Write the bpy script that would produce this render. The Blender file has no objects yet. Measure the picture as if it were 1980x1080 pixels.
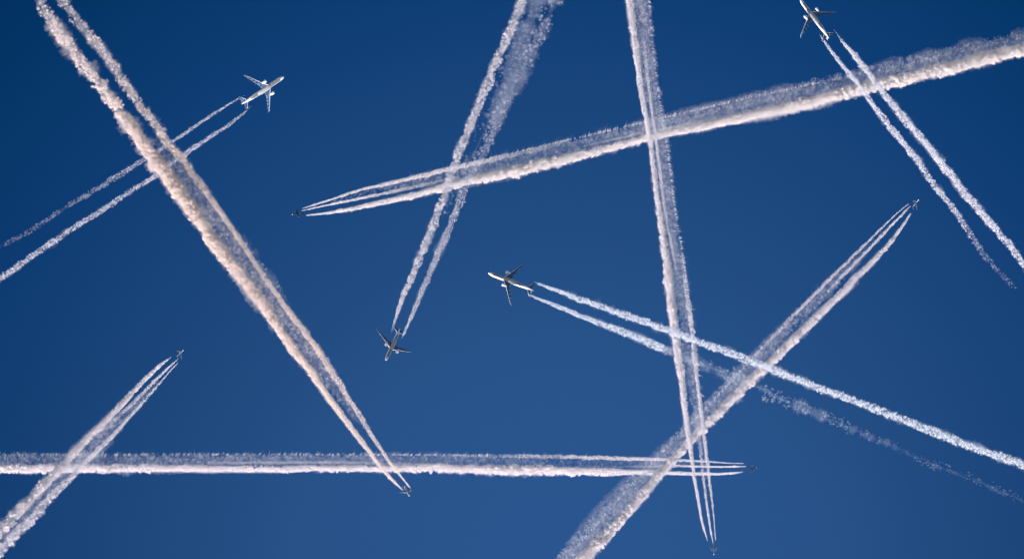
import bpy, bmesh, math
import numpy as np
from mathutils import Matrix, Vector

# ------------------------------------------------------------------ camera, sky, sun
SC = bpy.context.scene
COL = SC.collection
LENS = 200.0
F = LENS / 36.0 * 1980.0                    # focal length in photo pixels
TILT = math.radians(135.0)                  # the camera looks steeply up, tipped back past the zenith
cam_d = bpy.data.cameras.new('camera')
cam_d.lens = LENS; cam_d.sensor_width = 36.0
cam_d.clip_start = 1.0; cam_d.clip_end = 400000.0
cam = bpy.data.objects.new('camera', cam_d)
COL.objects.link(cam)
cam.location = (0, 0, 1.7)
cam.rotation_euler = (math.radians(90) + TILT, 0, 0)
SC.camera = cam
M3 = np.array(cam.rotation_euler.to_matrix())          # camera axes in the world
ORG = np.array([0, 0, 1.7])

def to_world(v):                            # v: camera-frame vectors
    return np.asarray(v, float) @ M3.T

# direction towards the sun: low, off the lower left of the view
s_cam = np.array([-0.38, -0.86, 0.30]); s_cam /= np.linalg.norm(s_cam)
s_w = to_world(s_cam)
SUN_EL = math.asin(s_w[2]); SUN_AZ = math.atan2(s_w[0], s_w[1])
print('sun elevation', math.degrees(SUN_EL))
sd = bpy.data.lights.new('sun', 'SUN')
sd.energy = 5.0; sd.angle = math.radians(0.53); sd.color = (1.0, 0.88, 0.845)
sun = bpy.data.objects.new('sun', sd); COL.objects.link(sun)
sun.rotation_euler = Vector(s_w).to_track_quat('Z', 'Y').to_euler()

W = bpy.data.worlds.new('World'); SC.world = W; W.use_nodes = True
nt = W.node_tree; nt.nodes.clear()
N = nt.nodes.new; L = nt.links.new
out = N('ShaderNodeOutputWorld'); bg = N('ShaderNodeBackground')
sky = N('ShaderNodeTexSky'); sky.sky_type = 'NISHITA'; sky.sun_disc = False
sky.sun_elevation = SUN_EL; sky.sun_rotation = SUN_AZ
sky.air_density = 1.0; sky.dust_density = 0.3; sky.ozone_density = 2.0
bg.inputs['Strength'].default_value = 0.0752
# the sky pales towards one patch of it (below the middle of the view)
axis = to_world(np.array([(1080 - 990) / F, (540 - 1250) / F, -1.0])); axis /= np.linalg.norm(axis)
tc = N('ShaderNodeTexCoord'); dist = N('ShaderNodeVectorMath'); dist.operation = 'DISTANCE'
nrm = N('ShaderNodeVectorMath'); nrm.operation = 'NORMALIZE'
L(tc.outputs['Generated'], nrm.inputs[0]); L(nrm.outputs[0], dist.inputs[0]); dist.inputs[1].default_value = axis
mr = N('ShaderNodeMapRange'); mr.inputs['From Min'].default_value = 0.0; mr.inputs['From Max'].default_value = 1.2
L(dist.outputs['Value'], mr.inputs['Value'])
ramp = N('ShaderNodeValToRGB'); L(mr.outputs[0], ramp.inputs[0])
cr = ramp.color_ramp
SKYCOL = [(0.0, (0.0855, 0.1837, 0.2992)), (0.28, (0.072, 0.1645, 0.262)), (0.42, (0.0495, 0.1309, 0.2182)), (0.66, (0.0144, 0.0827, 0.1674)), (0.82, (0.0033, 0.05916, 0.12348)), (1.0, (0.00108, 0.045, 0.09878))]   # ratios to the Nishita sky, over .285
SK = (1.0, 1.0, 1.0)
SKYCOL = [(p * 1900.0 / F / 1.2, c) for p, c in SKYCOL] + [(0.45, (.23, .26, .285)), (1.0, (.25, .27, .285))]   # paler again outside the view, added to fill the trails' shaded sides
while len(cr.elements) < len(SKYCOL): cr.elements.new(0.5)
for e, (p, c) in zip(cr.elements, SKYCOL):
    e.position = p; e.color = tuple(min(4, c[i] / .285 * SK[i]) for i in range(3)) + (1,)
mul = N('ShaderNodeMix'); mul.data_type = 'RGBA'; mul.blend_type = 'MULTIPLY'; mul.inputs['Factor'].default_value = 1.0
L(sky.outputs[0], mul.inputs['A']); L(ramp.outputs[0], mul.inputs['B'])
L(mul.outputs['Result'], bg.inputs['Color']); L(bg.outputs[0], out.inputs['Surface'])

SC.view_settings.view_transform = 'Standard'; SC.view_settings.look = 'None'
SC.view_settings.exposure = 0.75; SC.view_settings.gamma = 1.0
SC.render.engine = 'CYCLES'
cy = SC.cycles
cy.max_bounces = 10; cy.diffuse_bounces = 3; cy.volume_bounces = 5; cy.glossy_bounces = 2; cy.transmission_bounces = 2
cy.transparent_max_bounces = 64
cy.use_adaptive_sampling = True; cy.adaptive_threshold = 0.05; cy.adaptive_min_samples = 24

# ------------------------------------------------------------------ materials
def mat(name):
    m = bpy.data.materials.new(name); m.use_nodes = True
    m.node_tree.nodes.clear(); return m, m.node_tree.nodes.new, m.node_tree.links.new

def vapour(name, col, dens, g=0.2):
    """ice cloud: a volume that scatters light, dens = extinction per metre"""
    m, n, l = mat(name); o = n('ShaderNodeOutputMaterial'); v = n('ShaderNodeVolumePrincipled')
    v.inputs['Color'].default_value = tuple(col) + (1,); v.inputs['Density'].default_value = dens; v.inputs['Anisotropy'].default_value = g
    l(v.outputs[0], o.inputs['Volume']); return m

def paint(name, col, rough=0.35, metal=0.0, spec=0.5, dirt=0.12, scale=0.6):
    m, n, l = mat(name)
    o = n('ShaderNodeOutputMaterial'); p = n('ShaderNodeBsdfPrincipled')
    tc = n('ShaderNodeTexCoord'); no = n('ShaderNodeTexNoise'); no.inputs['Scale'].default_value = scale; no.inputs['Detail'].default_value = 4
    l(tc.outputs['Object'], no.inputs['Vector'])
    rp = n('ShaderNodeValToRGB'); l(no.outputs['Fac'], rp.inputs[0])
    rp.color_ramp.elements[0].color = tuple(c * (1 - dirt) for c in col) + (1,); rp.color_ramp.elements[1].color = tuple(col) + (1,)
    l(rp.outputs[0], p.inputs['Base Color'])
    p.inputs['Roughness'].default_value = rough; p.inputs['Metallic'].default_value = metal
    p.inputs['Specular IOR Level'].default_value = spec
    l(p.outputs[0], o.inputs[0]); return m

def fuselage_mat(nose=27.0, z0=-1.7, colb=(.20, .20, .21, 1)):
    m, n, l = mat('airliner_white_with_grey_belly')
    o = n('ShaderNodeOutputMaterial'); p = n('ShaderNodeBsdfPrincipled')
    tc = n('ShaderNodeTexCoord'); sp = n('ShaderNodeSeparateXYZ'); l(tc.outputs['Object'], sp.inputs[0])
    z = n('ShaderNodeMapRange'); z.inputs['From Min'].default_value = z0; z.inputs['From Max'].default_value = z0 - .4; l(sp.outputs['Z'], z.inputs['Value'])
    x = n('ShaderNodeMapRange'); x.inputs['From Min'].default_value = nose; x.inputs['From Max'].default_value = nose - 2; l(sp.outputs['X'], x.inputs['Value'])
    mm = n('ShaderNodeMath'); mm.operation = 'MULTIPLY'; l(z.outputs[0], mm.inputs[0]); l(x.outputs[0], mm.inputs[1])
    mx = n('ShaderNodeMix'); mx.data_type = 'RGBA'; l(mm.outputs[0], mx.inputs['Factor'])
    mx.inputs['A'].default_value = (.82, .83, .84, 1); mx.inputs['B'].default_value = colb
    l(mx.outputs['Result'], p.inputs['Base Color']); p.inputs['Roughness'].default_value = 0.3
    l(p.outputs[0], o.inputs[0]); return m

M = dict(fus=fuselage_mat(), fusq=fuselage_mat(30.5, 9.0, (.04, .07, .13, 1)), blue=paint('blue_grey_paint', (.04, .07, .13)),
         white=paint('white_aircraft_paint', (.82, .83, .84)),
         wing=paint('shaded_wing_blue_grey', (.05, .115, .23), 0.5), wingq=paint('shaded_wing_dark_blue_grey', (.03, .055, .10), 0.5),  # underside shade and the fade into sky blue are put into the wing colours
         edge=paint('lit_white_leading_edge', (.88, .89, .90), 0.35, 0.0),  # brightness of a sunlit edge is put into a plain white colour
         metal=paint('polished_intake_metal', (.88, .88, .9), 0.3, 0.4),
         dark=paint('dark_engine_interior', (.03, .03, .035), 0.6),
         glass=paint('cockpit_glass', (.02, .025, .03), 0.08),
         grey=paint('grey_fairing_paint', (.42, .43, .45), 0.4))
CM = {}
TINT = dict(warm=(.985, .908, .87), cream=(.985, .957, .952), lilac=(.955, .95, .985), pink=(.985, .955, .97), cool=(.915, .95, .99))  # evening-sun warmth and sky blue are put into each trail's vapour colour
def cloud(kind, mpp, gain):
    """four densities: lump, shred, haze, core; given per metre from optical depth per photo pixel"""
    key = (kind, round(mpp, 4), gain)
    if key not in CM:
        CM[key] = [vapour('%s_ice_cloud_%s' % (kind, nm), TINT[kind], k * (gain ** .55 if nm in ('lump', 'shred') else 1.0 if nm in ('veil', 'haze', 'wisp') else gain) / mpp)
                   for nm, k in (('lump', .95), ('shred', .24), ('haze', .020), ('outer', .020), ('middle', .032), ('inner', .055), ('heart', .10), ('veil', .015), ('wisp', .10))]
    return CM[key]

# ------------------------------------------------------------------ object helpers
def mesh_obj(name, me, parent=None, matrix=None):
    o = bpy.data.objects.new(name, me); COL.objects.link(o)
    if parent is not None: o.parent = parent
    return o

def bm_obj(name, bm, material, parent, smooth=True):
    bmesh.ops.recalc_face_normals(bm, faces=bm.faces)
    me = bpy.data.meshes.new(name); bm.to_mesh(me); bm.free()
    me.materials.append(material)
    for p in me.polygons: p.use_smooth = smooth
    return mesh_obj(name, me, parent)

# ------------------------------------------------------------------ aircraft (x forward, y left, z up, metres)
def loft(rings, cap=True):
    bm = bmesh.new(); vs = [[bm.verts.new(p) for p in r] for r in rings]; n = len(rings[0])
    for a, b in zip(vs, vs[1:]):
        for i in range(n):
            bm.faces.new((a[i], a[(i + 1) % n], b[(i + 1) % n], b[i]))
    if cap:
        bm.faces.new(vs[0]); bm.faces.new(list(reversed(vs[-1])))
    return bm

def ring_x(x, r, zc=0.0, ry=None, n=28, yc=0.0):
    ry = r if ry is None else ry
    return [(x, yc + ry * math.cos(2 * math.pi * i / n), zc + r * math.sin(2 * math.pi * i / n)) for i in range(n)]

AF = [(0, 0), (.015, .035), (.08, .065), (.25, .085), (.5, .075), (.75, .045), (1, .004),
      (1, -.004), (.75, -.02), (.5, -.038), (.25, -.05), (.08, -.04), (.015, -.02)]
def wing_rings(stations, s, vertical=False):
    rs = []
    for (y, xle, c, z, th) in stations:
        if vertical: rs.append([(xle - u * c, t * c * th, y) for u, t in AF])
        else: rs.append([(xle - u * c, s * y, z + t * c * th) for u, t in AF])
    return rs

def edge_bm(stations, s, k=0.07):           # leading-edge slat, 3 cm proud of the wing skin
    rs = []
    for (y, xle, c, z, th) in stations:
        pts = [(k * 2.0, .052), (.08, .075), (.015, .045), (-.012, 0), (.015, -.03), (.08, -.052), (k * 2.0, -.052)]
        rs.append([(xle - u * c, s * y, z + t * c * th) for u, t in pts])
    return loft(rs)

SPEC = dict(
    twin=dict(R=2.55, nose=31.8, tail=-31.8, wing=[(1.5, 11.0, 10.6, -1.5, 1.2), (9.4, 4.9, 5.6, -.6, 1.0), (20, -1.9, 3.5, .9, .9), (29.0, -7.7, 1.8, 2.3, .9), (30.0, -9.4, 1.2, 3.4, .8)],
              eng=[(9.4, 10.4, -2.5)], er=1.75, el=5.6, hs=[(.8, -22.5, 6.2, 1.2, 1), (9.7, -28.6, 2.4, 2.2, .9)], fin=[(2.0, -20.5, 8.6, 0, 1), (10.6, -28.6, 3.0, 0, .9)]),
    quad=dict(R=3.2, nose=35.0, tail=-35.0, wing=[(1.5, 14.0, 16.0, -1.6, 1.2), (11.7, 4.5, 9.0, -.6, 1.0), (22, -5.0, 6.0, .9, .9), (31.0, -12.9, 3.4, 2.4, .9), (32.3, -15.3, 1.6, 3.8, .8)],
              eng=[(11.7, 10.4, -2.8), (20.8, 2.2, -1.5)], er=1.5, el=5.6, hs=[(.8, -24.5, 8.2, 1.0, 1), (11.0, -32.6, 2.6, 2.2, .9)], fin=[(2.2, -22.0, 11.0, 0, 1), (12.4, -32.6, 3.6, 0, .9)]))

def make_airliner(kind):
    S = SPEC[kind]; R = S['R']; x0 = S['nose']; x1 = S['tail']
    t = bpy.data.objects.new('airliner', None); COL.objects.link(t); t.empty_display_size = 5
    rs = []
    for u, k, dz in [(0, .04, -.9), (.25, .2, -.86), (.8, .37, -.75), (1.7, .55, -.55), (3, .73, -.36), (4.6, .88, -.17), (6.4, .97, -.05), (8.5, 1, 0)]:
        rs.append(ring_x(x0 - u, R * k, dz))
    for x in (12, 5, -3, -10): rs.append(ring_x(x, R, 0))
    for u, k in [(20, .985), (16, .93), (12.5, .82), (9, .66), (5.5, .47), (2.5, .29), (.6, .15), (0, .06)]:
        rs.append(ring_x(x1 + u, R * k, R * (1 - k) * .62))
    f = bm_obj('fuselage', loft(rs), M['fus' if kind == 'twin' else 'fusq'], t)
    if kind == 'quad':
        hump = [ring_x(x0 - u, r, z, ry) for u, r, z, ry in [(3.0, .5, 1.3, .8), (5.5, 1.5, 1.7, 1.9), (9, 2.2, 1.9, 2.3), (20, 2.2, 1.8, 2.3), (25, 1.2, 1.6, 1.6), (28, .4, 1.5, .8)]]
        bm_obj('upper_deck', loft(hump), M['blue'], t)
    bel = [ring_x(x, r, -1.35, ry) for x, r, ry in [(13.5, .5, .9), (11, 1.45, 2.4), (7, 1.95, 3.2), (-3, 1.95, 3.2), (-7, 1.4, 2.5), (-9.5, .5, .9)]]
    bm_obj('belly_fairing', loft(bel), M['grey' if kind == 'twin' else 'blue'], t)
    # cockpit glazing: a band of panes wrapped round the nose
    for sy in (-1, 1):
        for k in range(3):
            bm = bmesh.new()
            a0 = math.radians(78 - k * 24); a1 = math.radians(78 - (k + 1) * 24 + 3)
            q = []
            for (xx, rr, zc) in ((x0 - 2.3 - .25 * k, R * .665, -.42), (x0 - 3.6 - .25 * k, R * .81, -.27)):
                for a in ((a0, a1) if not q else (a1, a0)):
                    q.append(bm.verts.new((xx, sy * rr * math.cos(a), zc + rr * math.sin(a))))
            bm.faces.new(q)
            bm_obj('cockpit_window', bm, M['glass'], t, False)
    for s in (1, -1):
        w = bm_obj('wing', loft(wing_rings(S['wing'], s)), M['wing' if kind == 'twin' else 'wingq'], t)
        bm_obj('leading_edge', edge_bm(S['wing'], s), M['edge' if kind == 'twin' else 'blue'], w)
        ws = S['wing']
        for yf in ((7.0, 13.0, 17.5, 22.0) if kind == 'twin' else (8, 15.5, 19, 25)):
            for a, b in zip(ws, ws[1:]):
                if a[0] <= yf <= b[0]:
                    q = (yf - a[0]) / (b[0] - a[0]); xt = (a[1] - a[2]) * (1 - q) + (b[1] - b[2]) * q; zt = a[3] * (1 - q) + b[3] * q
            bm_obj('flap_fairing', loft([ring_x(xt + dx, r, zt - .35 - dz, r * .7, 10, s * yf) for dx, r, dz in ((2.6, .08, 0), (1.6, .42, .1), (0, .5, .15), (-1.2, .36, .05), (-2.0, .05, -.1))]), M['blue'], w)
        for (ye, xe, ze) in S['eng']:
            er, el = S['er'], S['el']
            prof = [(0, 1.0), (-.5, 1.08), (-1.6, 1.12), (-3.2, 1.02), (-4.4, .82), (-4.5, .72), (-5.4, .5), (-6.4, .12)]
            e = bm_obj('engine', loft([ring_x(xe - .3 + px, er * r, ze, None, 24, s * ye) for px, r in prof]), M['white' if kind == 'twin' else 'blue'], t)
            lip = [ring_x(xe + a, er * r, ze, None, 24, s * ye) for a, r in ((-.9, .86), (-.25, .86), (-.02, .92), (0.05, .98), (-.1, 1.07), (-.55, 1.13), (-.95, 1.14))]
            bm_obj('intake_lip', loft(lip, False), M['metal'], e)
            bm_obj('fan', loft([ring_x(xe + a, er * r, ze, None, 20, s * ye) for a, r in ((-.28, .84), (-.24, .3), (.1, .04))]), M['dark'], e)
            py = loft([[(xe - 1.6, s * ye - .2, ze + er * .9), (xe - 1.6, s * ye + .2, ze + er * .9), (xe - 1.9, s * ye + .2, ze + er * 1.25), (xe - 1.9, s * ye - .2, ze + er * 1.25)],
                       [(xe - 6.6, s * ye - .2, ze + er * .6), (xe - 6.6, s * ye + .2, ze + er * .6), (xe - 7.4, s * ye + .2, ze + er * 1.3), (xe - 7.4, s * ye - .2, ze + er * 1.3)]])
            bm_obj('pylon', py, M['grey'], e)
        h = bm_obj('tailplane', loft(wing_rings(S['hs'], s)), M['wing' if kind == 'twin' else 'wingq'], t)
        bm_obj('leading_edge', edge_bm(S['hs'], s), M['edge' if kind == 'twin' else 'blue'], h)
    bm_obj('tail_fin', loft(wing_rings(S['fin'], 1, True)), M['white' if kind == 'twin' else 'blue'], t)
    return t

def copy_tree(o, parent=None):
    c = o.copy(); COL.objects.link(c); c.parent = parent
    for ch in list(o.children): copy_tree(ch, c)
    return c

# (photo px x, y of the body centre, px per metre, body axes in the camera frame, kind, label)
PL = {
 'A': (508.3, 175.0, 1.54, [[.8331, .5058, -.2239], [.5532, -.765, .3298], [-.0045, -.3986, -.9171]], 'twin',
       'white airliner pointing to the upper right, ahead of the thin cream double contrail'),
 'B': (786.5, 948.0, .57, [[.3316, -.9255, .1829], [-.5836, -.3536, -.7311], [.7413, .1357, -.6573]], 'twin',
       'small dark airliner just under the horizontal contrail, at the tip of the broadest one'),
 'C': (759.9, 665.1, 1.40, [[-.3091, -.813, -.4935], [-.7023, .545, -.4581], [.6413, .205, -.7394]], 'twin',
       'twin-engine airliner diving to the lower left, foreshortened, at the foot of a double contrail'),
 'D': (574.9, 412.5, .42, [[-.915, -.302, -.2675], [-.1793, .8984, -.4009], [.3614, -.3188, -.8762]], 'quad',
       'tiny airliner flying left at the tip of the rising contrail left of the centre'),
 'E': (987.7, 544.0, 1.50, [[-.9262, .2533, -.2792], [.3471, .8618, -.3698], [.1469, -.4395, -.8862]], 'twin',
       'white twin-engine airliner flying left in mid-sky ahead of two bluish trails'),
 'F': (1575.1, 36.5, 1.49, [[-.5898, .7981, -.1234], [.7915, .5408, -.2846], [-.1604, -.2656, -.9507]], 'twin',
       'white twin-engine airliner with its nose cut off by the top edge'),
 'G': (1770.0, 393.6, .43, [[.5035, .4035, .764], [.6389, -.7692, -.0148], [.5817, .4956, -.645]], 'quad',
       'tiny airliner at the upper right end of the steep white diagonal contrail'),
 'H': (1453.7, 905.0, .41, [[.821, -.0816, -.565], [.117, -.9447, .3064], [-.5588, -.3177, -.7661]], 'quad',
       'tiny airliner flying right, just ahead of the horizontal contrail'),
 'I': (1379.8, 1060.7, .40, [[.0716, -.8824, .4651], [-.9672, .0525, .2486], [-.2438, -.4676, -.8497]], 'quad',
       'tiny airliner at the bottom edge under the foot of the near-vertical contrail'),
 'J': (348.2, 683.1, .40, [[.6105, .5104, .6056], [.6072, -.7926, .0559], [.5085, .3335, -.7938]], 'quad',
       'tiny airliner in the lower left, at the upper end of the short white contrail'),
}
for k in 'DGHIJ': PL[k] = PL[k][:2] + (PL[k][2] * .82,) + PL[k][3:]
DIST = {k: F / v[2] for k, v in PL.items()}
proto = {}
for key, (px, py, sc, R, kind, label) in PL.items():
    if kind not in proto:
        o = proto[kind] = make_airliner(kind)
    else:
        o = copy_tree(proto[kind])
    D = DIST[key]
    loc = ORG + to_world(np.array([(px - 990) / F * D, (540 - py) / F * D, -D]))
    Rw = M3 @ np.array(R)
    o.matrix_world = Matrix.Translation(Vector(loc)) @ Matrix(Rw.tolist()).to_4x4().normalized()
    o['label'] = label; o['category'] = 'airliner'
    o['group'] = 'twin-engine airliners' if kind == 'twin' else 'small distant four-engine airliners'

# ------------------------------------------------------------------ ground under the photographer
bm = bmesh.new(); bmesh.ops.create_circle(bm, cap_ends=True, segments=96, radius=90000.0)
gm = bpy.data.meshes.new('ground'); bm.to_mesh(gm); bm.free()
gm.materials.append(paint('pale_hazy_ground', (.20, .24, .31), 1.0, 0, .1, .4, .0004))
g = mesh_obj('ground', gm); g['kind'] = 'structure'; g['label'] = 'pale open ground below the sky'

# ------------------------------------------------------------------ contrails
def ico(sub):
    bm = bmesh.new(); bmesh.ops.create_icosphere(bm, subdivisions=sub, radius=1)
    v = np.array([x.co[:] for x in bm.verts]); f = np.array([[q.index for q in p.verts] for p in bm.faces]); bm.free()
    return v, f
ICO1 = ico(1); ICO2 = ico(2)
OCT = (np.array([(1, 0, 0), (-1, 0, 0), (0, 1, 0), (0, -1, 0), (0, 0, 1), (0, 0, -1)], float),
       np.array([(0, 2, 4), (2, 1, 4), (1, 3, 4), (3, 0, 4), (2, 0, 5), (1, 2, 5), (3, 1, 5), (0, 3, 5)]))
rng = np.random.default_rng(7)

GAIN = dict(A=.28, B=.62, C=.45, E=.38, F=.36, J=.7)         # how dense the vapour of a trail is
WIDE = dict(A=.86, F=.88, B=.90, D=.88, G=.84, H=.95, I=.95, E=.95)     # how far it has spread
WSC = [1.0]

class Cloud:
    """collects puffs (centre, three half-axes) in pixel space of one trail and writes them as one mesh"""
    def __init__(s): s.v = []; s.f = []; s.m = []; s.n = 0
    def add(s, tpl, C, A, B, Cc, mi, jit=0.0):
        mi = np.broadcast_to(np.asarray(mi, np.int32), (len(C),))
        V, Fc = tpl; n = len(C)
        if n == 0: return
        T = V[None, :, :] * (1 + jit * rng.normal(size=(n, len(V), 1)))
        P = C[:, None, :] + T[..., 0:1] * A[:, None, :] + T[..., 1:2] * B[:, None, :] + T[..., 2:3] * Cc[:, None, :]
        s.v.append(P.reshape(-1, 3))
        s.f.append((Fc[None] + (np.arange(n) * len(V))[:, None, None] + s.n).reshape(-1, 3))
        s.m.append(np.repeat(mi, len(Fc))); s.n += n * len(V)
    def build(s, name, trail, parent, kind, gain=1.0):
        gain *= GAIN.get(trail, .6)
        V = np.concatenate(s.v); Fc = np.concatenate(s.f); mi = np.concatenate(s.m)
        D = DIST[trail]; mpp = D / F
        dep = D + V[:, 2] * mpp
        P = np.stack([(V[:, 0] - 990) / F * dep, (540 - V[:, 1]) / F * dep, -dep], 1)
        Wd = ORG + to_world(P)
        o0 = np.array(parent.location) 
        Wd = Wd - o0
        me = bpy.data.meshes.new(name)
        me.vertices.add(len(Wd)); me.vertices.foreach_set('co', Wd.astype(np.float32).ravel())
        me.loops.add(len(Fc) * 3); me.loops.foreach_set('vertex_index', Fc.astype(np.int32).ravel())
        me.polygons.add(len(Fc)); me.polygons.foreach_set('loop_start', np.arange(len(Fc), dtype=np.int32) * 3)
        for m in cloud(kind, mpp, gain): me.materials.append(m)
        me.polygons.foreach_set('material_index', mi)
        me.polygons.foreach_set('use_smooth', np.ones(len(Fc), bool))
        me.update(calc_edges=True); me.validate()
        return mesh_obj(name, me, parent)

def fnoise(x, seed, octs=3):
    r = np.random.default_rng(seed); y = np.zeros_like(x); a = 1; tot = 0
    for k in range(octs):
        t = r.normal(size=4096); xx = x * 2 ** k + r.uniform(0, 1000); i = np.floor(xx).astype(int); f = xx - i; f = f * f * (3 - 2 * f)
        y += a * (t[i % 4096] * (1 - f) + t[(i + 1) % 4096] * f); tot += a; a *= .5
    return y / tot

class Path:
    def __init__(s, pts):
        a = np.array(pts, float); a[:, 2] *= WSC[0]; s.a = a
        d = np.hypot(*(a[1:, :2] - a[:-1, :2]).T); s.s = np.concatenate([[0], np.cumsum(d)]); s.len = s.s[-1]
        # smooth resample
        ss = np.arange(0, s.len, 2.0); xy = np.stack([np.interp(ss, s.s, a[:, k]) for k in range(a.shape[1])], 1)
        k = np.hanning(31); k /= k.sum(); pad = 15
        for c in range(2):
            e0 = 2 * xy[0, c] - xy[pad:0:-1, c]; e1 = 2 * xy[-1, c] - xy[-2:-pad - 2:-1, c]
            xy[:, c] = np.convolve(np.concatenate([e0, xy[:, c], e1]), k, 'valid')
        s.ss = ss; s.xy = xy; g = np.gradient(xy[:, :2], axis=0); s.t = g / np.linalg.norm(g, axis=1)[:, None]
    def at(s, q):
        P = np.stack([np.interp(q, s.ss, s.xy[:, k]) for k in range(s.xy.shape[1])], 1)
        T = np.stack([np.interp(q, s.ss, s.t[:, k]) for k in range(2)], 1)
        return P, T
    def sample(s, dens_fn):
        P, _ = s.at(s.ss); r = dens_fn(P) * 2.0; n = rng.poisson(r)
        q = np.repeat(s.ss, n) + rng.uniform(0, 2.0, n.sum()); return q

def rot_axes(n, R1, R2, R3, dirs=None):
    """random orthonormal axes scaled; first axis follows dirs (n,3) when given"""
    a = rng.normal(size=(n, 3)) if dirs is None else dirs
    a = a / np.linalg.norm(a, axis=1)[:, None]
    b = np.cross(a, rng.normal(size=(n, 3))); b /= np.linalg.norm(b, axis=1)[:, None]
    c = np.cross(a, b)
    return a * R1[:, None], b * R2[:, None], c * R3[:, None]

class Noise3:
    def __init__(s, seed): s.t = np.random.default_rng(seed).uniform(-1, 1, 65536)
    def h(s, i, j, k): return s.t[(i * 73856093 ^ j * 19349663 ^ k * 83492791) & 65535]
    def __call__(s, P):
        i = np.floor(P).astype(np.int64); f = P - i; f = f * f * (3 - 2 * f)
        x, y, z = i[..., 0], i[..., 1], i[..., 2]; fx, fy, fz = f[..., 0], f[..., 1], f[..., 2]
        lx = lambda b, d: s.h(x, y + b, z + d) * (1 - fx) + s.h(x + 1, y + b, z + d) * fx
        ly = lambda d: lx(0, d) * (1 - fy) + lx(1, d) * fy
        return ly(0) * (1 - fz) + ly(1) * fz

def core(cl, pts, seed, amp=.85, scale=.96, **kw):
    # nested skins, thin outside and dense in the heart; each ends where the strand gets too faint for it
    for k, (t, sc) in enumerate(((.05, 1.0), (.25, .92), (.48, .84), (.72, .74))):
        tube(cl, pts, seed + 1000 * k, amp * (1.25, 1.1, 1.0, .95)[k], mi=3 + k, scale=scale * sc, dmin=t, **kw)

def tube(cl, pts, seed, amp=.5, nth=40, ds=.8, mi=3, scale=1.0, dmin=.35, flat=1.0):
    """the body of a strand: one bumpy tube of vapour, billowing more with age; split where the strand gets faint"""
    p = Path(pts); q = np.arange(0, p.len - 1, ds); P, T = p.at(q); w, d = P[:, 2], P[:, 3]; n = len(q)
    th = np.arange(nth) / nth * 2 * math.pi
    lat = np.stack([-T[:, 1], T[:, 0], np.zeros(n)], 1)[:, None, :]; T3 = np.stack([T[:, 0], T[:, 1], np.zeros(n)], 1)[:, None, :]
    u = lat * np.cos(th)[None, :, None] + np.array([0, 0, flat]) * np.sin(th)[None, :, None]
    C = np.concatenate([P[:, :2], np.zeros((n, 1))], 1)[:, None, :]
    fade = np.clip((d - dmin) / .16, 0, 1) ** .6 * np.where(d > .9, 1, np.clip(.55 + .5 * d + .5 * fnoise(q / (w * .8 + 4), seed + 77), .25, 1.1))
    nz = Noise3(seed); ws = np.clip(w * .27, 1.8, 6.5)
    sl = np.cumsum(ds / ws)[:, None] + 0 * th; k0 = (w * .5 / ws)[:, None]
    cyl = np.stack([sl, np.cos(th)[None] * k0, np.sin(th)[None] * k0], -1)
    warp = np.stack([nz(cyl * 1.3 + 7.7), nz(cyl * 1.3 + 31.1), nz(cyl * 1.3 + 53.3)], -1)
    f = 0; a = 1; tot = 0
    for k in range(4):
        f = f + a * (1 - 3.0 * np.abs(nz((cyl + warp * .35) * 2.05 ** k + k * 17.3))); tot += a; a *= .62
    f = f / tot
    g = np.clip(q / 60, .12, 1)[:, None]
    big = fnoise(q / (w * .9 + 4), seed + 3)[:, None]
    cen = lat * (fnoise(q / (w * 1.1 + 6), seed % 1000 + 4) * w * .13)[:, None, None] * g[..., None]
    r = (w * .5 * scale * fade)[:, None] * np.clip(1 + amp * g * (f * .9 + big * .35), .12, 2.2)
    V = C + cen + u * r[..., None] + T3 * (warp[..., 0] * r * .45 * g)[..., None]
    idx = np.arange(n)[:, None] * nth + np.arange(nth)[None]; nx = np.roll(idx, -1, 1)
    on = (fade > .03); seg = on[:-1] & on[1:]
    Q = np.stack([idx[:-1], nx[:-1], nx[1:], idx[1:]], -1)[seg].reshape(-1, 4)
    F3 = np.concatenate([Q[:, [0, 1, 2]], Q[:, [0, 2, 3]]])
    ends = []; caps = []
    for i in range(n):
        if on[i] and (i == 0 or not on[i - 1]): ends.append((i, 1))
        if on[i] and (i == n - 1 or not on[i + 1]): ends.append((i, 0))
    V = V.reshape(-1, 3); extra = []
    for i, st in ends:
        c = len(V) + len(extra); extra.append((C + cen)[i, 0])
        a_, b_ = idx[i], nx[i]
        caps.append(np.stack([np.full(nth, c), b_ if st else a_, a_ if st else b_], 1))
    if not ends: return
    V = np.vstack([V, extra]); F3 = np.concatenate([F3] + caps)
    used = np.unique(F3); mp = np.zeros(len(V), int); mp[used] = np.arange(len(used))
    cl.v.append(V[used]); cl.f.append(mp[F3] + cl.n); cl.m.append(np.full(len(F3), mi, np.int32)); cl.n += len(used)

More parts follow.
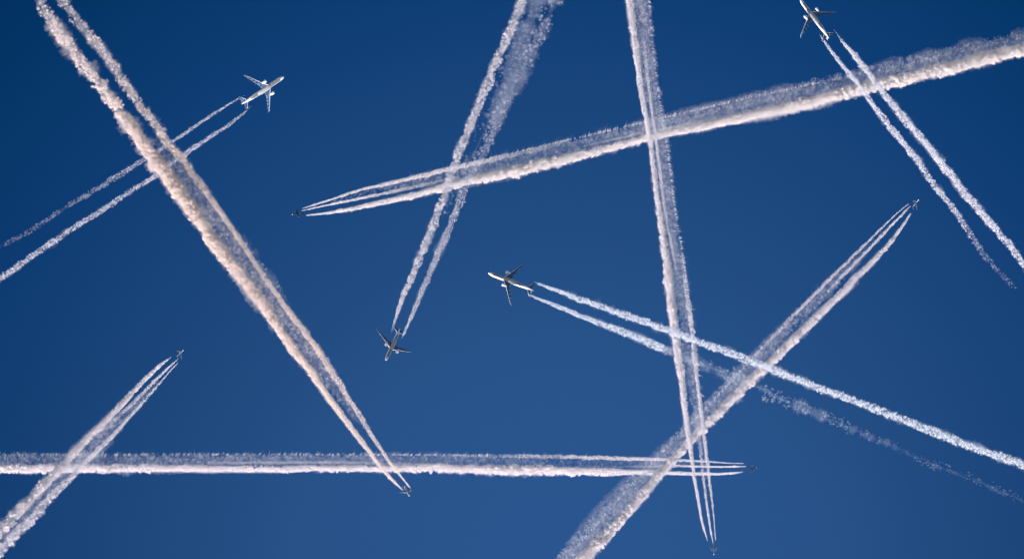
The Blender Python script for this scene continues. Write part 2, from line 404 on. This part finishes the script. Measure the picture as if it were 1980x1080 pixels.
def strand(cl, pts, lump=0.24, cover=2.4, tip=60, seed=1, rough=.22, wmin=.8, lmax=3.0):
    """pts: (x, y, full width px, density 0..1)"""
    core(cl, pts, seed, scale=.90)
    p = Path(pts)
    RLf = lambda w: np.clip(lump * w * .5, wmin, lmax)
    q = p.sample(lambda P: cover * np.clip(P[:, 3], 0, 1) ** .8 * P[:, 2] / (math.pi * RLf(P[:, 2]) ** 2))
    P, T = p.at(q); w, d = P[:, 2], P[:, 3]
    # gaps in the faint stretches
    gate = fnoise(q / (w * .8 + 3), seed) ; keep = gate > np.where(d > .6, -9, -1.1 + (0.6 - d) * 1.9) + rng.normal(size=len(q)) * .3; q, P, T, w, d = q[keep], P[keep], T[keep], w[keep], d[keep]
    n = len(q)
    lat = np.stack([-T[:, 1], T[:, 0], np.zeros(n)], 1); T3 = np.stack([T[:, 0], T[:, 1], np.zeros(n)], 1); dz = np.array([[0, 0, 1.0]])
    RL = RLf(w) * rng.uniform(.6, 1.25, n) * (0.65 + .35 * np.clip(d / .6, 0, 1))
    hw = np.maximum(w * .5 * (1 + rough * fnoise(q / (w * .45 + 2), seed + 5)) - RL * .8, 0.1)
    th = rng.uniform(0, 2 * math.pi, n); rr = rng.uniform(.25, 1.1, n) ** .5 * hw
    far = np.clip(q / 120, 0, 1)
    cx = fnoise(q / (w * .7 + 3), seed + 9) * w * .10 * far
    # lobes twist round the strand, so clumps alternate from side to side
    C = np.concatenate([P[:, :2], np.zeros((n, 1))], 1) + lat * (rr * np.cos(th) + cx)[:, None] + dz * (rr * np.sin(th))[:, None]
    st = 1 + 3.5 * np.exp(-q / tip)
    dirs = T3 + rng.normal(size=(n, 3)) * np.where(q < tip, .08, .9)[:, None]
    mi = (rng.uniform(size=n) > d * 1.6 - .5).astype(np.int32)
    mi = np.where((mi == 1) & (rng.uniform(size=n) > d * 1.8 - .25), 8, mi); RL = RL * np.where(mi == 8, 1.35, 1.0)
    sq = np.where(mi == 8, rng.uniform(.35, .9, n), rng.uniform(.6, 1.1, n))
    A, B, Cc = rot_axes(n, RL * st * rng.uniform(.9, 1.5, n), RL * sq, RL * sq * rng.uniform(.7, 1.2, n), dirs)
    cl.add(ICO2, C, A, B, Cc, mi, .12)
    hz = rng.uniform(size=n) < .35            # soft halo
    A, B, Cc = rot_axes(n, RL * st * 2, RL * 1.7, RL * 1.7, dirs); cl.add(ICO2, C[hz], A[hz], B[hz], Cc[hz], 2, .05)
    for k in range(1):                       # cauliflower buds on each lump
        u = rng.normal(size=(n, 3)); u /= np.linalg.norm(u, axis=1)[:, None]
        r = RL * rng.uniform(.35, .6, n); Cb = C + u * (RL * .85)[:, None] + T3 * (rng.normal(size=n) * RL * (st - 1) * .5)[:, None]
        A, B, Cc = rot_axes(n, r * st ** .7, r, r, dirs); cl.add(ICO1, Cb, A, B, Cc, mi, .10)
    for k in range(1):                       # loose shreds off the edge
        u = rng.normal(size=(n, 3)); u /= np.linalg.norm(u, axis=1)[:, None]
        r = rng.uniform(.35, .9, n) * np.clip(w / 12, .4, 1); Cb = C + u * (RL * rng.uniform(1.05, 1.7, n))[:, None]
        A, B, Cc = rot_axes(n, r * rng.uniform(1, 2.6, n) * st ** .5, r, r, u + T3 * .8); cl.add(OCT, Cb, A, B, Cc, np.where(d < .6, 8, 1))
def veil(cl, pts, size=1.1, cover=1.0, seed=1, depth=.5, streak=1.8, tilt=.7, core=0):
    """thin sheet of shreds: same point format; density = how much of the sky it covers"""
    for k, (t, sc) in enumerate(((.05, 1.0), (.45, .85), (.75, .7))):
        tube(cl, pts, seed + 500 * k, .35, mi=7, scale=sc, dmin=t, flat=.4)
    p = Path(pts)
    q = p.sample(lambda P: cover * .42 * P[:, 3] * P[:, 2] / (math.pi * size ** 2 * streak * .42))
    P, T = p.at(q); w, d = P[:, 2], P[:, 3]; n = len(q)
    lat = np.stack([-T[:, 1], T[:, 0], np.zeros(n)], 1); T3 = np.stack([T[:, 0], T[:, 1], np.zeros(n)], 1)
    v = np.clip(rng.normal(0, .30, n), -.5, .5)
    v = np.where(rng.uniform(size=n) < .6, rng.uniform(-.5, .5, n), v)
    v = v * (1 + .12 * fnoise(q / 8, seed))
    g = fnoise(q / 7 + v * 3, seed + 2) + fnoise(v * 9 + q / 60, seed + 3) * .6
    keep = g > -0.55; 
    C = np.concatenate([P[:, :2], np.zeros((n, 1))], 1) + lat * (v * w)[:, None] + np.array([[0, 0, 1.0]]) * (rng.normal(size=n) * w * depth * .4)[:, None]
    r = size * rng.uniform(.5, 1.3, n)
    dirs = T3 * rng.normal(.3, .6, n)[:, None] + lat * rng.normal(tilt, .5, n)[:, None] + rng.normal(size=(n, 3)) * .3
    A, B, Cc = rot_axes(n, r * streak, r * .9, r * .8, dirs)
    k = keep
    big = rng.uniform(size=n) < .5
    hz = rng.uniform(size=n) < min(1, .22 * size ** 2)
    A2, B2, C2 = rot_axes(n, np.full(n, 5.0) * np.clip(w / 25, .35, 1), np.full(n, 3.4) * np.clip(w / 25, .35, 1), np.full(n, 3.4), dirs)
    C3 = C - lat * (v * w * .15)[:, None]; cl.add(ICO2, C3[hz], A2[hz], B2[hz], C2[hz], 2, .06)
    cl.add(ICO1, C[k & big], A[k & big], B[k & big], Cc[k & big], 1, .1)
    cl.add(OCT, C[k & ~big], A[k & ~big], B[k & ~big], Cc[k & ~big], 1, .1)

def fringe(cl, pts, side, length=6, every=5, lean=.6, seed=1, size=1.0):
    """comb of short curls standing off one edge; pts: (x, y, -, density); side=+1/-1 along the normal"""
    p = Path(pts)
    q = p.sample(lambda P: P[:, 3] / every)
    P, T = p.at(q); d = P[:, 3]; n = len(q)
    lat = np.stack([-T[:, 1], T[:, 0], np.zeros(n)], 1) * side; T3 = np.stack([T[:, 0], T[:, 1], np.zeros(n)], 1)
    ln = 1.25 * length * rng.uniform(.3, 1.25, n); u0 = lat + T3 * lean * rng.uniform(.3, 1.6, n)[:, None]; u0 /= np.linalg.norm(u0, axis=1)[:, None]
    base = np.concatenate([P[:, :2], rng.normal(size=(n, 1)) * 3], 1) - lat * 2
    curl = rng.normal(0, .5, n)
    for k in range(5):
        s = k / 4
        c = base + u0 * (ln * s)[:, None] + T3 * (curl * ln * s * s * .5)[:, None]
        r = size * (1.15 - .7 * s) * rng.uniform(.7, 1.2, n)
        A, B, Cc = rot_axes(n, r * 1.7, r, r, u0 + T3 * (curl * s)[:, None] + rng.normal(size=(n, 3)) * .15)
        cl.add(ICO1, c, A, B, Cc, 0 if k < 2 else 1, .12)

def contrail(key, label, group, x, y):
    D = DIST[key]; WSC[0] = WIDE.get(key, 1.0)
    o = bpy.data.objects.new('contrail', None); COL.objects.link(o)
    o.location = Vector(ORG + to_world(np.array([(x - 990) / F * D, (540 - y) / F * D, -D])))
    o['label'] = label; o['category'] = 'contrail'
    if group: o['group'] = group
    return o

def part(key, root, name, kind, fn, label=None, gain=1.0):
    c = Cloud(); fn(c); o = c.build(name, key, root, kind, gain)
    if label: o['label'] = label
    return o

GRP = 'contrails crossing the sky'
# depth order: nearer trails hide farther ones
DIST['B'] = 7000.0; DIST['I'] *= .60; DIST['G'] *= .70; DIST['H'] *= .80
for k, dd in dict(C=8600., E=7340.).items(): DIST[k] = F / PL[k][2] 

# A ---- thin pair running to the lower left
r = contrail('A', 'thin double contrail running to the left edge, crossed by the broad warm contrail', GRP, 470, 205)
part('A', r, 'trail_strand', 'lilac', lambda c: strand(c, [(467, 187, 3, .45), (440, 203, 5, .6), (400, 228, 7, .62), (340, 270, 9, .6), (276, 310, 11, .55), (201, 357, 12, .38), (129, 399, 12, .30), (60, 445, 12, .22), (0, 477, 12, .16), (-30, 495, 16, .2)], seed=11), 'fainter upper strand')
part('A', r, 'trail_strand', 'lilac', lambda c: strand(c, [(484, 207, 2, .3), (474, 217, 5, .5), (440, 243, 8, .6), (365, 292, 11, .62), (296, 342, 12, .62), (184, 414, 13, .62), (109, 462, 14, .62), (6, 534, 15, .6), (-30, 560, 15, .6)], seed=12))

# B ---- broad warm one
r = contrail('B', 'broadest, warm cream contrail from the top left corner to the small dark airliner', GRP, 600, 740)
part('B', r, 'trail_strand', 'warm', lambda c: strand(c, [(777, 945, 3, 1), (770, 938, 6, 1), (757, 926, 8, 1), (732, 897, 9, 1), (675, 821, 13, 1), (621, 745, 18, 1), (562, 668, 22, 1), (509, 590, 24, 1), (424, 484, 30, 1), (384, 423, 32, 1), (342, 366, 34, 1), (316, 327, 34, 0.95), (282, 283, 33, 0.85), (254, 244, 32, 0.80), (207, 183, 31, 0.62), (177, 144, 31, 0.57), (143, 103, 30, 0.53), (113, 61, 30, 0.49), (88, 22, 29, 0.45), (62, -25, 29, 0.42)], seed=21, lump=.2, cover=2.4, tip=30), 'brighter left strand')
part('B', r, 'trail_strand', 'warm', lambda c: strand(c, [(791, 940, 3, 1), (773, 917, 6, 1), (755, 895, 7, 0.95), (721, 845, 10, 0.75), (687, 790, 13, 0.60), (657, 742, 16, 0.62), (630, 698, 17, 0.80), (605, 662, 15, 0.95), (552, 594, 13, 1), (494, 509, 12, 1), (439, 428, 13, 0.95), (409, 386, 14, 0.90), (378, 342, 18, 0.85), (350, 303, 22, 0.80), (322, 270, 24, 0.72), (296, 235, 24, 0.57), (263, 192, 24, 0.53), (238, 158, 23, 0.49), (215, 122, 23, 0.47), (196, 94, 24, 0.45), (165, 58, 26, 0.39), (140, 30, 24, 0.37), (112, -14, 24, 0.35)], seed=22, lump=.22, cover=2.4, tip=30), 'thinner right strand')
part('B', r, 'trail_veil', 'warm', lambda c: veil(c, [(740, 872, 9, .15), (705, 822, 20, .3), (660, 762, 32, .45), (610, 697, 44, .6), (555, 622, 52, .75), (505, 549, 56, .85), (445, 467, 52, .9), (400, 402, 48, .95), (357, 345, 44, .85), (325, 302, 35, .5), (300, 265, 27, .2)], size=1.7, cover=1.1, seed=23, streak=1.5, tilt=.2), 'grey-blue veil between the two strands')

# C ---- pair from the top centre to the airliner left of centre
r = contrail('C', 'double contrail from the top middle to the diving airliner, its right strand faint', GRP, 880, 330)
part('C', r, 'trail_strand', 'pink', lambda c: strand(c, [(758, 640, 3, .4), (761, 629, 5, .7), (776, 580, 10, .8), (801, 525, 14, .8), (832, 446, 16, .8), (859, 379, 17, .8), (884, 305, 16, .85), (917, 220, 17, .85), (951, 140, 18, .85), (975, 86, 18, .8), (1009, 6, 18, .78), (1022, -25, 18, .78)], seed=31), 'brighter left strand')
part('C', r, 'trail_strand', 'pink', lambda c: (strand(c, [(778, 652, 2, .6), (781, 645, 4, .8), (801, 599, 9, .8), (832, 525, 12, .75), (862, 458, 14, .68), (887, 397, 16, .6), (905, 350, 18, .42), (936, 293, 22, .32), (966, 214, 26, .27), (1003, 153, 29, .25), (1039, 73, 31, .25), (1073, 6, 31, .24), (1086, -25, 31, .24)], seed=32, lump=.14, cover=1.5)), 'fainter spreading right strand')
part('C', r, 'trail_veil', 'cool', lambda c: veil(c, [(855, 420, 14, .08), (893, 345, 22, .10), (930, 270, 32, .13), (970, 180, 46, .14), (1010, 90, 54, .15), (1048, -15, 58, .15)], size=1.1, seed=33), 'pale veil between the strands')

# D ---- left centre to the right edge
r = contrail('D', 'long contrail rising gently to the right edge, white below with a grey upper veil', GRP, 1260, 250)
part('D', r, 'trail_strand', 'cream', lambda c: strand(c, [(596, 416, 3, 1), (640, 411, 7, 1), (685, 403, 10, 1), (758, 387, 13, 1), (831, 370, 17, 1), (889, 355, 21, 1), (976, 336, 25, 1), (1049, 318, 25, 1), (1122, 300, 22, 1), (1231, 272, 17, 1), (1267, 263, 16, 1), (1351, 246, 18, 1), (1449, 225, 22, 1), (1551, 201, 26, 1), (1660, 173, 28, 1), (1769, 148, 28, 1), (1878, 122, 30, 1), (1985, 94, 32, 1), (2015, 86, 32, 1)], seed=41, cover=2.4), 'thick white lower strand')
part('D', r, 'trail_strand', 'cream', lambda c: strand(c, [(586, 407, 2, 1), (615, 400, 4, 1), (649, 393, 5, .95), (704, 382, 7, .85), (758, 371, 9, .7), (831, 355, 9, .6), (889, 342, 9, .5)], seed=42), 'middle strand')
part('D', r, 'trail_strand', 'cream', lambda c: strand(c, [(588, 402, 2, 1), (610, 395, 4, .9), (645, 384, 5, .8), (693, 368, 7, .85), (758, 353, 9, .9), (831, 336, 11, .85), (889, 322, 12, .75), (958, 307, 12, .6), (1031, 290, 12, .45), (1103, 272, 10, .3)], seed=43), 'upper strand')
part('D', r, 'trail_strand', 'cream', lambda c: strand(c, [(1130, 282, 3, .3), (1180, 271, 6, .55), (1231, 260, 8, .7), (1300, 247, 9, .7), (1369, 234, 10, .65), (1424, 222, 11, .55), (1520, 200, 12, .4)], seed=44, tip=10), 'thin bright line over the lower strand')
part('D', r, 'trail_veil', 'pink', lambda c: (veil(c, [(640, 392, 8, .25), (700, 372, 16, .35), (830, 346, 26, .5), (960, 320, 30, .65), (1100, 288, 34, .8), (1250, 249, 38, .85), (1450, 203, 46, .9), (1600, 170, 50, .9), (1760, 132, 52, .9), (1985, 82, 50, .85), (2015, 75, 50, .85)], seed=45, cover=1.25),
     fringe(c, [(700, 366, 0, .4), (831, 332, 0, .8), (1031, 285, 0, 1.2), (1231, 238, 0, 1.2), (1471, 182, 0, 1.0), (1714, 131, 0, .9), (2000, 66, 0, .8)], -1, 9, 4, .6)), 'grey veil with a combed upper edge')

# E ---- bluish pair
r = contrail('E', 'bluish double contrail behind the mid-sky airliner, its lower strand dissolving', GRP, 1300, 650)
part('E', r, 'trail_strand', 'cool', lambda c: (strand(c, [(1036, 546, 3, .35), (1040, 548, 5, .5), (1071, 559, 9, .6), (1106, 572, 12, .7), (1152, 588, 14, .72), (1192, 603, 15, .72), (1240, 620, 17, .75), (1290, 637, 18, .75), (1328, 652, 17, .72), (1366, 667, 16, .72), (1415, 683, 17, .74), (1465, 702, 17, .75), (1518, 724, 18, .75), (1566, 743, 17, .75), (1622, 762, 16, .75), (1667, 781, 16, .72), (1711, 796, 17, .72), (1755, 814, 17, .72), (1815, 838, 18, .72), (1874, 861, 18, .7), (1933, 882, 18, .68), (1985, 899, 18, .66), (2015, 910, 18, .66)], seed=51)), 'upper strand')
part('E', r, 'trail_strand', 'cool', lambda c: (strand(c, [(1022, 569, 2, .3), (1030, 573, 5, .6), (1066, 587, 8, .7), (1101, 601, 10, .72), (1141, 617, 12, .72), (1187, 635, 14, .7), (1240, 656, 17, .66), (1290, 679, 20, .55)], seed=52),
     strand(c, [(1280, 674, 18, 0.42), (1328, 691, 22, 0.41), (1366, 707, 24, 0.29), (1404, 724, 28, 0.28), (1474, 752, 30, 0.28), (1518, 773, 30, 0.26), (1563, 790, 28, 0.24), (1607, 808, 26, 0.21), (1655, 832, 24, 0.19), (1696, 850, 22, 0.17), (1741, 867, 20, 0.15), (1785, 891, 20, 0.14), (1856, 915, 20, 0.12), (1933, 947, 20, 0.10), (1990, 975, 20, 0.09)], seed=53, lump=.11, tip=1, cover=1.0, wmin=.8)), 'lower strand breaking up into wisps')

# F ---- top right pair
r = contrail('F', 'double contrail behind the airliner cut by the top edge, its left strand fading', GRP, 1760, 280)
part('F', r, 'trail_strand', 'lilac', lambda c: strand(c, [(1583, 64, 2, .3), (1588, 72, 4, .5), (1597, 85, 6, .65), (1612, 105, 9, .75), (1638, 138, 10, .78), (1664, 167, 12, .78), (1682, 193, 13, .78), (1711, 233, 14, .78), (1744, 273, 15, .75), (1780, 318, 15, .72), (1804, 356, 15, .65), (1840, 398, 15, .55), (1871, 444, 15, .42), (1897, 486, 14, .3), (1928, 522, 13, .2), (1964, 558, 12, .12)], seed=61), 'thinner left strand that fades away')
part('F', r, 'trail_strand', 'lilac', lambda c: strand(c, [(1612, 58, 3, .3), (1620, 68, 5, .5), (1632, 85, 8, .65), (1649, 103, 12, .75), (1678, 139, 14, .78), (1707, 180, 16, .78), (1744, 224, 18, .78), (1780, 267, 19, .78), (1820, 315, 19, .78), (1871, 380, 19, .76), (1912, 429, 18, .74), (1949, 470, 17, .7), (1977, 507, 17, .68), (2000, 538, 17, .68)], seed=62))

# G ---- steep diagonal
r = contrail('G', 'steep white diagonal contrail from the bottom edge to a tiny airliner at the right', GRP, 1440, 740)
part('G', r, 'trail_strand', 'pink', lambda c: strand(c, [(1760, 414, 3, 1), (1753, 425, 6, 1), (1740, 444, 8, 1), (1715, 477, 11, 1), (1663, 529, 15, 1), (1611, 581, 19, 1), (1560, 630, 22, 1), (1501, 688, 24, 1), (1443, 743, 24, 1), (1391, 795, 23, 1), (1339, 847, 19, 1), (1276, 916, 20, 1), (1228, 972, 24, 1), (1182, 1024, 27, 1), (1138, 1069, 28, 1), (1110, 1098, 28, 1)], seed=71, cover=2.4), 'thick right strand')
part('G', r, 'trail_strand', 'pink', lambda c: strand(c, [(1759, 399, 2, 1), (1745, 414, 5, 1), (1720, 439, 6, .9), (1696, 465, 7, .8), (1640, 522, 8, .7), (1600, 563, 8, .5)], seed=72), 'middle strand')
part('G', r, 'trail_strand', 'pink', lambda c: strand(c, [(1753, 397, 2, .9), (1735, 411, 3, .8), (1689, 456, 6, .7), (1631, 513, 8, .75), (1579, 565, 9, .7), (1527, 617, 10, .55), (1482, 665, 9, .4), (1430, 720, 9, .25)], seed=73), 'thin left strand')
part('G', r, 'trail_veil', 'pink', lambda c: (veil(c, [(1710, 448, 12, .25), (1640, 518, 24, .4), (1560, 598, 32, .55), (1480, 676, 34, .7), (1400, 760, 34, .75), (1330, 832, 34, .8), (1262, 905, 44, .9), (1200, 975, 54, .9), (1145, 1035, 58, .9), (1085, 1100, 60, .9)], seed=74, cover=1.25),
     fringe(c, [(1640, 503, 0, .4), (1579, 562, 0, .8), (1482, 660, 0, 1.1), (1378, 773, 0, 1.1), (1294, 858, 0, 1.0), (1210, 946, 0, 1.0), (1110, 1060, 0, .9)], 1, 10, 4, -.7)), 'lilac veil with a ragged left edge')

# H ---- horizontal
r = contrail('H', 'level contrail from the left edge, white below and grey above', GRP, 700, 900)
part('H', r, 'trail_strand', 'pink', lambda c: strand(c, [(1433, 912, 2, 1), (1417, 914, 5, 1), (1388, 916, 6, 1), (1339, 915, 7, 1), (1291, 914, 9, 1), (1218, 912, 13, 1), (1145, 911, 17, 1), (1073, 909, 20, 1), (1000, 908, 21, 1), (929, 907, 20, 1), (828, 904, 18, 1), (752, 905, 15, 1), (626, 905, 14, 1), (500, 906, 14, 1), (300, 905, 17, 1), (150, 905, 18, .95), (-5, 905, 19, .95), (-30, 905, 19, .95)], seed=81, cover=2.4), 'thick white lower strand')
part('H', r, 'trail_strand', 'pink', lambda c: strand(c, [(1439, 901, 2, 1), (1420, 901, 4, 1), (1395, 902, 4, .95), (1310, 900, 5, .8), (1218, 902, 5, .5), (1120, 900, 5, .35)], seed=82), 'middle strand')
part('H', r, 'trail_strand', 'pink', lambda c: strand(c, [(1436, 895, 2, 1), (1410, 895, 3, .6), (1378, 892, 4, .7), (1315, 889, 6, .8), (1255, 887, 8, .9), (1182, 885, 9, .9), (1121, 883, 9, .85), (1048, 882, 9, .7), (980, 881, 8, .5), (880, 880, 7, .3)], seed=83), 'thin upper strand')
part('H', r, 'trail_strand', 'pink', lambda c: strand(c, [(850, 897, 6, .4), (778, 897, 7, .7), (677, 893, 7, .75), (590, 893, 7, .75), (500, 894, 7, .6), (400, 895, 7, .45)], seed=84, tip=5), 'ragged line above the lower strand')
part('H', r, 'trail_veil', 'pink', lambda c: (veil(c, [(1350, 896, 8, .3), (1200, 895, 14, .4), (1000, 892, 24, .6), (800, 889, 26, .75), (500, 888, 26, .8), (300, 889, 27, .75), (0, 888, 28, .65), (-30, 888, 28, .65)], seed=85, cover=1.25),
     fringe(c, [(1150, 880, 0, .4), (1000, 878, 0, 1.0), (800, 877, 0, 1.1), (600, 876, 0, .6), (420, 876, 0, .8), (200, 877, 0, .5), (-20, 878, 0, .4)], 1, 7, 4.5, -.5)), 'grey veil along the top')

# I ---- near vertical
r = contrail('I', 'near-vertical contrail from top edge to bottom edge, brightest along its left side', GRP, 1290, 540)
part('I', r, 'trail_strand', 'pink', lambda c: strand(c, [(1367, 1041, 2, 1), (1363, 1028, 4, 1), (1357, 1008, 6, 1), (1351, 970, 6, 1), (1343, 925, 8, 1), (1335, 865, 10, 1), (1325, 790, 13, 1), (1315, 715, 16, 1), (1305, 640, 19, 1), (1295, 565, 20, 1), (1288, 500, 18, 1), (1278, 430, 14, 1), (1267, 350, 11, 1), (1257, 270, 11, 1), (1243, 190, 12, 1), (1231, 110, 14, 1), (1221, 30, 17, 1), (1213, -30, 18, 1)], seed=91, cover=2.4), 'bright left strand')
part('I', r, 'trail_strand', 'pink', lambda c: strand(c, [(1378.5, 1047, 2, 1), (1375, 1030, 4, .95), (1371, 1004, 5, .9), (1366, 970, 5, .85), (1361, 930, 6, .6), (1354, 865, 7, .4), (1348, 800, 8, .3)], seed=92), 'middle strand')
part('I', r, 'trail_strand', 'pink', lambda c: strand(c, [(1383.6, 1043, 2, .9), (1380, 996, 3, .6), (1375, 950, 5, .75), (1365, 870, 8, .9), (1355, 790, 9, .85), (1345, 705, 11, .8), (1335, 615, 11, .7), (1326, 550, 10, .55), (1318, 490, 8, .35)], seed=93), 'right strand')
part('I', r, 'trail_strand', 'pink', lambda c: strand(c, [(1307, 520, 6, .6), (1298, 470, 7, .8), (1288, 430, 7, .85), (1278, 350, 7, .85), (1270, 285, 7, .8), (1262, 225, 7, .7), (1252, 150, 8, .55), (1244, 80, 8, .4)], seed=94, tip=5), 'thin line beside the left strand')
part('I', r, 'trail_veil', 'pink', lambda c: (veil(c, [(1368, 940, 12, .2), (1354, 840, 16, .35), (1340, 740, 24, .45), (1326, 640, 28, .5), (1313, 560, 30, .6), (1302, 480, 34, .7), (1291, 400, 34, .7), (1281, 300, 32, .75), (1266, 200, 32, .8), (1252, 110, 36, .9), (1242, 40, 38, .9), (1235, -30, 38, .9)], seed=95, cover=1.25),
     fringe(c, [(1362, 790, 0, .5), (1350, 690, 0, 1.0), (1336, 590, 0, 1.1), (1320, 480, 0, 1.1), (1306, 400, 0, 1.0), (1294, 300, 0, .9), (1276, 190, 0, .8), (1264, 100, 0, .7), (1256, -10, 0, .6)], 1, 8, 4.5, -.5)), 'lilac veil with a combed right edge')

# J ---- lower left
r = contrail('J', 'short white contrail running into the lower left corner across the level contrail', GRP, 180, 860)
DIST['J'] *= .55
r.location = Vector(ORG + to_world(np.array([(180 - 990) / F, (540 - 860) / F, -1]) * DIST['J']))
part('J', r, 'trail_strand', 'pink', lambda c: strand(c, [(328, 692, 2, 1), (313, 702, 6, 1), (298, 716, 8, 1), (279, 734, 9, 1), (239, 777, 12, 1), (199, 817, 15, 1), (159, 857, 17, .98), (119, 901, 18, .93), (80, 941, 19, .85), (40, 981, 20, .8), (0, 1026, 22, .76), (-25, 1055, 22, .74)], seed=101, cover=2.4), 'thick left strand')
part('J', r, 'trail_strand', 'pink', lambda c: strand(c, [(341.7, 696, 2, 1), (322, 713, 5, .95), (298, 737, 6, .8), (259, 777, 7, .6), (223, 809, 8, .45), (190, 845, 8, .3)], seed=102), 'short middle strand')
part('J', r, 'trail_strand', 'pink', lambda c: strand(c, [(343, 702, 2, .8), (330, 715, 3, .6), (311, 738, 4, .6), (279, 773, 6, .65), (247, 809, 7, .8), (215, 845, 9, .85), (167, 889, 10, .8), (135, 925, 13, .65), (100, 957, 16, .6), (64, 1000, 19, .56), (32, 1030, 22, .54), (0, 1064, 24, .52), (-20, 1085, 24, .5)], seed=103), 'right strand')
part('J', r, 'trail_veil', 'lilac', lambda c: veil(c, [(310, 735, 8, .2), (260, 785, 22, .5), (215, 830, 30, .8), (175, 875, 34, .8), (120, 925, 34, .6), (60, 990, 34, .5), (-10, 1062, 34, .5)], seed=104), 'thin veil between the strands')
